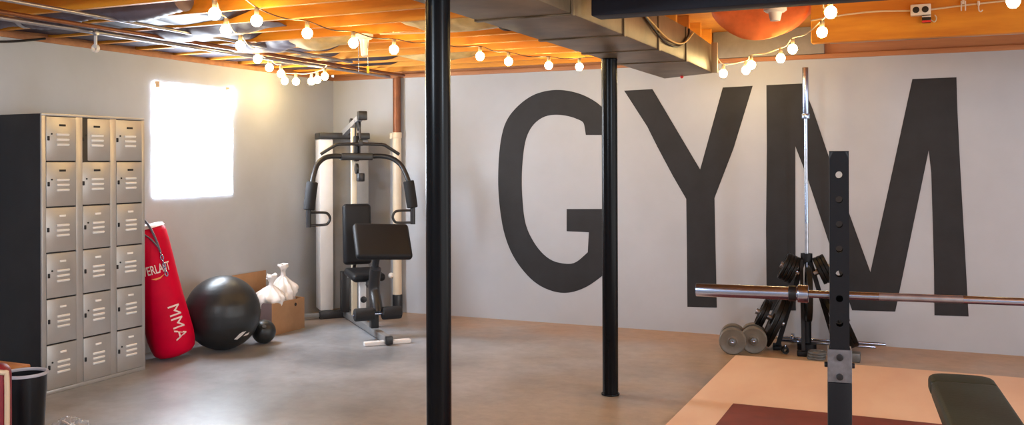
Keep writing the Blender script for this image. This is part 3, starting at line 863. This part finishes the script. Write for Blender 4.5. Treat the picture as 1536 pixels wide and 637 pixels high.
bnorm = Vector((-math.sin(R(6.4)), math.cos(R(6.4)), 0))
bc = Vector((-.31, 3.585, 0)) + bnorm * .090 + bdir * .585
bb = barbell('long chrome barbell resting level across the black squat rack', (bc.x, bc.y, .028 + .985 + .0145), (0, 0, 0), collar_clip=True)
bb.rotation_euler = Euler((0, PI / 2, R(6.4)))

# ------------------------------------------------------------------ bench
bench = thing('weight_bench', 'low flat weight bench with a grey green vinyl pad on the plywood', 'bench', (.175, 4.60, .028), (0, 0, R(4.6)))
def pad_outline(wd, y0, y1, rad):
    pts = []
    for (cx, cy, a0, rr) in ((wd - rad, y1 - rad, 0, rad), (-wd + rad, y1 - rad, 90, rad), (-wd + .03, y0 + .03, 180, .03), (wd - .03, y0 + .03, 270, .03)):
        for k in range(7):
            a = R(a0 + 15 * k); pts.append((cx + rr * math.cos(a), cy + rr * math.sin(a)))
    return pts
def pad(name, wd, y0, y1, rad, z0, z1):
    p = MB(); p.prism(pad_outline(wd, y0, y1, rad), z1 - z0, Matrix.Translation((0, 0, z0)))
    bmesh.ops.bevel(p.bm, geom=[e for e in p.bm.edges if len(e.link_faces) == 2 and e.calc_face_angle(0) > 1.2], offset=.022, segments=4, profile=.5, affect='EDGES')
    return p.build(name, M['bench_vinyl'], bench, angle=50)
pad('head_pad', .150, .395, .62, .09, .355, .432)
pad('long_pad', .148, -.62, .405, .04, .350, .436)
MB().b2(-.03, .03, -.55, .50, .29, .35, .005).build('spine', M['rack_black'], bench)
for yy in (-.48, .36):
    MB().b2(-.025, .025, yy - .025, yy + .025, .04, .30, .004).build('leg', M['rack_black'], bench)
    MB().b2(-.22, .22, yy - .025, yy + .025, 0, .045, .006).build('foot', M['rack_black'], bench)

# ------------------------------------------------------------------ string lights
def string(name_label, bulbs, extra_front=None, extra_back=None, cord='cord_white'):
    t = thing('string_light', name_label, 'string lights', bulbs[0])
    o0 = Vector(bulbs[0])
    P = [Vector(b_) for b_ in bulbs]
    path = []
    up = Vector((0, 0, .075))
    for i, p in enumerate(P):
        path.append(p + up)
        if i < len(P) - 1:
            mid = (p + P[i + 1]) / 2 + up
            span = (P[i + 1] - p).length
            path.append(mid - Vector((0, 0, min(.03, span * .04))))
    if extra_back: path += [Vector(e) for e in extra_back]
    if extra_front: path = [Vector(e) for e in extra_front] + path
    c = MB(); c.tube([p - o0 for p in path], .0042, 6, smooth=4); c.build('cord', M[cord], t)
    for p in P:
        b_ = MB(); b_.lathe([(0, -.036), (.014, -.034), (.026, -.024), (.033, -.007), (.033, .006), (.027, .019), (.016, .029), (.0, .031)], 20)
        bo = b_.build('bulb', M['bulb'], t, loc=p - o0, angle=180)
        s = MB(); s.cyl((0, 0, .028), (0, 0, .072), .014, 12, .002); s.build('socket', M['socket'], bo)
    return t
A = [(-3.564,4.035,2.34),(-3.946,4.567,2.34),(-4.368,5.2,2.34),(-4.802,5.918,2.34),(-5.114,6.454,2.335),(-5.294,6.843,2.325),(-5.517,7.186,2.295),(-5.432,7.243,2.29),(-5.248,7.23,2.285),(-5.162,7.203,2.295),(-5.002,7.092,2.31)]
Bs = [(-3.544,4.36,2.345),(-3.578,4.889,2.34),(-3.584,5.414,2.34),(-3.531,5.856,2.34),(-3.375,6.159,2.34),(-3.177,6.545,2.345),(-3.116,6.947,2.34),(-2.94,7.379,2.34),(-2.761,7.642,2.345)]
Cs = [(0.393,5.532,2.35),(-0.5,5.426,2.34),(-0.623,6.201,2.335),(-0.887,6.858,2.315),(-1.029,7.285,2.3),(-1.28,7.484,2.28),(-1.367,7.742,2.265),(-1.559,7.789,2.25)]
string('string of lit globe bulbs drooping toward the left corner above the window', [(-2.4,2.2,2.34),(-3.0,3.1,2.34)] + A, extra_back=[(-4.93, 7.05, 2.42)])
string('string of lit globe bulbs crossing the open joists above the painted G', Bs, extra_front=[(-3.3, 3.9, 2.42)], extra_back=[(-2.65, 7.70, 2.43)], cord='cord_dark')
string('string of lit globe bulbs above the painted Y and M beside the duct end', [(2.2,4.0,2.34),(1.3,4.9,2.345)] + Cs, extra_back=[(-1.62, 7.80, 2.40)])

# ------------------------------------------------------------------ lampholders, outlet, cables, hooks
lh = thing('lampholder', 'white porcelain ceiling lampholder with two pull chains and a yellow tag', 'lamp socket', (-3.655, 5.66, ZJ))
MB().lathe([(0, 0), (.062, 0), (.062, -.022), (.050, -.034), (.040, -.036), (0, -.036)], 28).build('base_plate', M['porcelain'], lh)
MB().lathe([(.036, -.034), (.030, -.06), (.026, -.12), (.024, -.145), (.015, -.155), (0, -.158)], 24).build('neck', M['porcelain'], lh)
for dx, ln in ((-.048, .235), (.03, .20)):
    c = MB()
    c.tube([(dx, 0, -.03), (dx, 0, -.03 - ln)], .0022, 6)
    co_ = c.build('pull_chain', M['chrome'], lh)
    if dx > 0:
        MB().box((dx, 0, -.05 - ln), (.020, .008, .05), .003).build('pull_tag', M['yellow'], co_)
lh2 = thing('lampholder', 'white porcelain lampholder under the ceiling just before the grey duct-end bay', 'lamp socket', (-.83, 5.66, ZJ))
MB().lathe([(0, 0), (.066, 0), (.066, -.025), (.052, -.036), (0, -.038)], 28).build('base_plate', M['porcelain'], lh2)
MB().lathe([(.040, -.034), (.034, -.062), (.028, -.085), (0, -.088)], 24).build('neck', M['porcelain'], lh2)

ob = thing('outlet_box', 'white double outlet box with two black sockets fixed to the orange header joist', 'outlet', (-.06, HY - .02, 2.505))
MB().box((0, -.022, .018), (.125, .044, .075), .006).build('box_body', M['porcelain'], ob)
for dx in (-.028, .028):
    MB().cyl((dx, -.0435, .018), (dx, -.049, .018), .021, 20, .002).build('socket_face', M['cord_black'], ob)
MB().box((.035, -.03, -.045), (.055, .035, .05), .005).build('plug', M['dark'], ob)
MB().box((.035, -.049, -.062), (.055, .003, .014), .001).build('plug_stripe', M['red_tag'], ob)
MB().box((.035, -.049, -.030), (.055, .003, .008), .001).build('plug_stripe', M['porcelain'], ob)
MB().tube([(.06, -.02, -.05), (.085, -.02, -.065), (.095, -.02, -.04), (.085, -.02, -.02)], .004, 8, smooth=4).build('plug_cord', M['cord_white'], ob)
def cable(lab, pts, r_, m, sm=6):
    o0 = Vector(pts[0])
    o = MB().tube([Vector(p) - o0 for p in pts], r_, 8, smooth=sm).build('electrical_cable', M[m], loc=o0)
    return tag(o, lab, 'cable')
yh = HY - .028
cable('white cable clipped along the header joist to the outlet box', [(-.76, yh, 2.50), (-.55, yh, 2.525), (-.35, yh, 2.535), (-.22, yh, 2.53), (-.125, yh, 2.525)], .006, 'cord_white')
cable('pale cable running from the outlet box along the header past the hooks', [(.005, yh, 2.525), (.15, yh, 2.535), (.32, yh, 2.545), (.7, yh, 2.56), (1.4, yh, 2.57)], .006, 'cord_white')
cable('black cable looping below the joists beside the metal duct', [(-2.24, 4.54, 2.425), (-2.27, 4.75, 2.37), (-2.36, 5.10, 2.345), (-2.42, 5.40, 2.355), (-2.20, 5.52, 2.38), (-2.08, 5.70, 2.40), (-2.0, 6.0, 2.41)], .008, 'cord_black')
cable('pale wire strung across the joist undersides behind the black column', [(-3.5, 5.62, 2.42), (-3.1, 5.68, 2.415), (-2.7, 5.62, 2.405), (-2.35, 5.50, 2.415), (-2.0, 5.3, 2.425)], .006, 'cord_white')
cable('dark cable looping down the lit side of the metal duct', [(-1.49, 5.05, 2.40), (-1.488, 5.3, 2.33), (-1.487, 5.65, 2.26), (-1.487, 6.0, 2.27), (-1.488, 6.25, 2.36), (-1.49, 6.3, 2.42)], .007, 'cord_black')
cable('yellow cable looping down the lit side of the metal duct', [(-1.49, 4.75, 2.41), (-1.486, 5.2, 2.36), (-1.484, 5.7, 2.285), (-1.484, 6.1, 2.30), (-1.488, 6.42, 2.41)], .006, 'cord_yellow')
cable('pale cable stapled to the joist behind the black beam', [(-1.48, 5.24, 2.424), (-.9, 5.24, 2.424), (-.2, 5.238, 2.424), (.6, 5.24, 2.424)], .006, 'cord_white')
def hook(lab, x, z, arrow):
    t = thing('cable_hook', lab, 'hook', (x, yh, z), group='white hooks on the header joist')
    MB().box((0, -.004, .03), (.016, .02, .03), .004).build('hook_base', M['porcelain'], t)
    if arrow:
        MB().tube([(0, -.014, .03), (0, -.02, -.015), (.012, -.025, -.028), (.022, -.025, -.018)], .004, 8, smooth=4).build('hook_wire', M['porcelain'], t)
    else:
        for dx in (-.012, .012):
            MB().tube([(dx, -.012, .035), (dx, -.02, .0), (dx, -.022, -.03)], .004, 8, smooth=3).build('hook_wire', M['porcelain'], t)
hook('white double-pronged cable hook on the header joist right of the outlet box', .195, 2.53, False)
hook('white curled cable hook on the header joist, farther from the outlet box', .285, 2.515, True)
tag(MB().cyl((-.7, 7.55, 2.44), (XR, 7.55, 2.44), .022, 16).build('water_pipe', M['galv_pipe']), 'grey pipe running behind the orange header joist above the painted M', 'pipe', 'pipes under the ceiling')

# pipes along the left wall, strap, flexible duct, sheets in the bays
def pipe(lab, x, z, r_, m, y0=1.5, y1=8.2, dx=0):
    o = MB().cyl((0, 0, 0), (dx, y1 - y0, 0), r_, 16).build('water_pipe', M[m], loc=(x, y0, z))
    return tag(o, lab, 'pipe', 'pipes under the ceiling')
pipe('grey water pipe below the joists, the one hung closer to the left wall', -5.10, 2.395, .016, 'galv_pipe', dx=.10)
pipe('reddish copper water pipe hung below the joists beside the grey pipe', -4.93, 2.40, .014, 'copper', dx=.10)
pipe('thin grey conduit below the joists farthest from the left wall', -4.55, 2.41, .012, 'galv_pipe', y0=3.0, y1=7.0, dx=-.1)
hg = thing('pipe_hanger', 'short white pipe hanger strap dropping from the joists above the lockers', 'pipe hanger', (-5.005, 4.54, 2.28))
MB().b2(-.012, .012, -.004, .004, .0, .15, .002).build('strap', M['porcelain'], hg)
MB().cyl((0, -.01, .10), (.03, -.01, .10), .018, 14, .003).build('clamp', M['galv_pipe'], hg)
MB().lathe([(.020, -.012), (.026, -.012), (.026, .012), (.020, .012)], 18, Matrix.Translation((0, 0, .0)) @ Matrix.Rotation(PI / 2, 4, 'X'), closed=True).build('ring', M['porcelain'], hg)
cable('black cable sagging against the sill above the lockers', [(-5.72, 3.9, 2.41), (-5.73, 4.15, 2.35), (-5.74, 4.35, 2.345), (-5.735, 4.55, 2.37), (-5.72, 4.75, 2.41)], .008, 'cord_black')
fd = thing('flexible_duct', 'pale grey round flexible duct lying between the joists above the lockers', 'duct', (-5.0, 4.34, 2.50))
prof_pts = [(x * .03, 0, .02 * math.sin(x * .25)) for x in range(-30, 32)]
MB().tube(prof_pts, [.085 + (.006 if k % 2 else 0) for k in range(len(prof_pts))], 20).build('duct_hose', M['insul_grey'], fd, angle=80)
MB().lathe([(.088, -.02), (.10, -.02), (.10, .02), (.088, .02)], 24, Matrix.Translation((-.4, 0, .01)) @ Matrix.Rotation(PI / 2, 4, 'Y'), closed=True).build('clamp_ring', M['galv_pipe'], fd)
def batt(lab, x0, x1, yb, sag, m, sd):
    # a sheet or batt sagging in the bay between joist yb and the next one
    def fn(u, v):
        x = x0 + (x1 - x0) * u; yy = yb + .022 + .36 * v
        s = sag * math.sin(PI * u) ** .7 * (math.sin(PI * v) ** .6)
        n_ = .02 * noise.noise(Vector((x * 4 + sd, yy * 5, sd))) + .012 * noise.noise(Vector((x * 11 + sd, yy * 9, sd)))
        return Vector((x - x0, yy - yb, .03 - s + n_))
    o = MB().grid(fn, 40, 14, .004).build('insulation_batt', M[m], loc=(x0, yb, ZJ), angle=80)
    return tag(o, lab, 'insulation', 'insulation sagging between joists')
J = [8.10 - .406 * i for i in range(17)]
batt('grey plastic-faced insulation sagging between the joists above the grey lockers', -5.3, -4.0, J[8], .075, 'insul_grey', 1)
batt('grey plastic sheet sagging between the joists just left of the drooping bulbs', -5.2, -4.3, J[6], .075, 'insul_grey', 2)
batt('yellow insulation hanging between the joists among the bulbs over the window', -4.5, -3.9, J[6], .08, 'insul_yellow', 3)
batt('pale crumpled insulation between the joists near the top of the thick black column', -3.2, -2.3, J[7], .08, 'insul_yellow', 5)
batt('yellow insulation patch between the joists behind the white lampholder', -4.2, -3.5, J[3], .07, 'insul_yellow', 6)
for k, jn in enumerate((2, 3, 4, 5, 6, 7, 8, 9)):  # added dark sheets, painting the shade of the unlit left bays
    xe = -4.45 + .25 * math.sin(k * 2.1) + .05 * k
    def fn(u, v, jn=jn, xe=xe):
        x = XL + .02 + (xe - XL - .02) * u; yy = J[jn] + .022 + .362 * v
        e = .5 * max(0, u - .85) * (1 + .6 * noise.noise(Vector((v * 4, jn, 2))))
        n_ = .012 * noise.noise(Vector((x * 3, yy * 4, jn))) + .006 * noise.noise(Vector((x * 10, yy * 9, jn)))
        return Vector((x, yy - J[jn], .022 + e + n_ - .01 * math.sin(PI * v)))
    o = MB().grid(fn, 30, 10, .003).build('shade_sheet', M['shade_plum'], loc=(0, J[jn], ZJ), angle=80)
    tag(o, 'dark sheet added as painted shade between joists by the left wall, %s from the back wall' % ('first', 'second', 'third', 'fourth', 'fifth', 'sixth', 'seventh', 'eighth')[k], 'plastic sheet', 'added dark shade sheets between the joists')
# belly of sheet hanging beyond the duct end
def belly(u, v):
    sag = .255 * math.sin(PI * u) ** .5
    x = .70 * u; w_ = .012 * noise.noise(Vector((x * 6, v * 5, 3)))
    if v < .4:          # hanging front face
        return Vector((x, -.02 * math.sin(PI * v / .4) + w_, .234 - sag * (v / .4)))
    t = (v - .4) / .6   # underside running back up to the subfloor
    return Vector((x, .42 * t, .234 - sag * (1 - t * t) + w_))
tag(MB().grid(belly, 36, 20, .006).build('insulation_batt', M['insul_pink'], loc=(-1.47, 6.90, ZJ - .005), angle=80), 'orange insulation belly sagging from the ceiling next to the duct end', 'insulation', 'insulation sagging between joists')

# ------------------------------------------------------------------ left foreground
bn = thing('waste_bin', 'round black plastic waste bin with a grey rim in front of the lockers', 'bin', (-4.28, 3.42, 0))
MB().lathe([(0, 0), (.085, 0), (.088, .01), (.108, .445), (.104, .445), (.084, .014), (0, .012)], 40).build('bin_body', M['bin'], bn)
MB().lathe([(.103, .437), (.113, .437), (.115, .443), (.113, .452), (.104, .452), (.101, .446)], 40, closed=True).build('rim', M['bin_rim'], bn)
stl = thing('wooden_stool', 'low orange brown wooden stool beside the black bin', 'stool', (-4.62, 3.46, 0))
MB().box((0, 0, .428), (.36, .26, .035), .008).build('seat', M['orange_wood'], stl)
for sx in (-1, 1):
    for sy in (-1, 1):
        MB().box((sx * .15, sy * .10, .206), (.035, .035, .412), .005).build('leg', M['orange_wood'], stl)
kp = thing('kick_pad', 'maroon strike pad with beige piping standing upright by the black bin', 'strike pad', (-3.995, 2.985, 0), (0, 0, R(45)))
MB().box((0, 0, .30), (.22, .12, .60), .05, seg=5).build('pad_body', M['maroon'], kp)
c_ = MB()
ol = [(-.085, .05), (.085, .05), (.098, .065), (.098, .30), (.098, .54), (.085, .565), (0, .575), (-.085, .565), (-.098, .54), (-.098, .30), (-.098, .065), (-.085, .05)]
c_.tube([(x, -.056, z) for x, z in ol], .012, 8, smooth=3); c_.build('piping', M['beige'], kp)
MB().cyl((-.02, -.064, .36), (-.02, -.0585, .36), .05, 28, .002).build('target_patch', M['bin_rim'], kp)
MB().cyl((.0, -.064, .17), (.0, -.0585, .17), .06, 28, .002).build('target_patch', M['beige'], kp)
pbg = thing('plastic_wrapper', 'crumpled clear plastic wrapper lying on the concrete in front of the lockers', 'plastic wrapper', (-4.43, 3.83, 0))
def wf(d_): return 1 + .35 * noise.noise(d_ * 2.3) + .2 * noise.noise(d_ * 5)
MB().sphere((0, 0, .045), .10, 32, 20, (1, .8, .5), wf).build('film_body', M['clear_film'], pbg, angle=25)
MB().tube([(.0, -.05, .09), (.05, -.06, .085), (.10, -.05, .06)], .006, 6, smooth=3).build('folded_edge', M['plastic_white'], pbg)

# ------------------------------------------------------------------ light, world, colour
W = bpy.data.worlds.new('world'); S.world = W
W.use_nodes = True
bg = W.node_tree.nodes['Background']
bg.inputs['Color'].default_value = (0.95, 0.965, 0.97, 1)
bg.inputs['Strength'].default_value = 2.0
def fill_light(name, loc, power, color, size):  # unseen cool fill points added out of view to brighten the room
    l = bpy.data.lights.new(name, 'POINT'); l.energy = power; l.color = color; l.shadow_soft_size = size
    o = bpy.data.objects.new(name, l); COL.objects.link(o); o.location = loc
    return o
fill_light('unseen_fill', (-2.6, .6, 2.2), 130, (.70, .85, 1.0), .12)
fill_light('unseen_fill', (1.9, 2.2, 2.2), 130, (.70, .85, 1.0), .12)
S.view_settings.view_transform = 'Standard'
S.view_settings.look = 'None'
S.view_settings.exposure = 0.60
S.view_settings.gamma = 1.0
S.view_settings.use_curve_mapping = False
S.cycles.use_denoising = True
S.cycles.max_bounces = 8
S.cycles.diffuse_bounces = 4
S.cycles.sample_clamp_indirect = 6.0
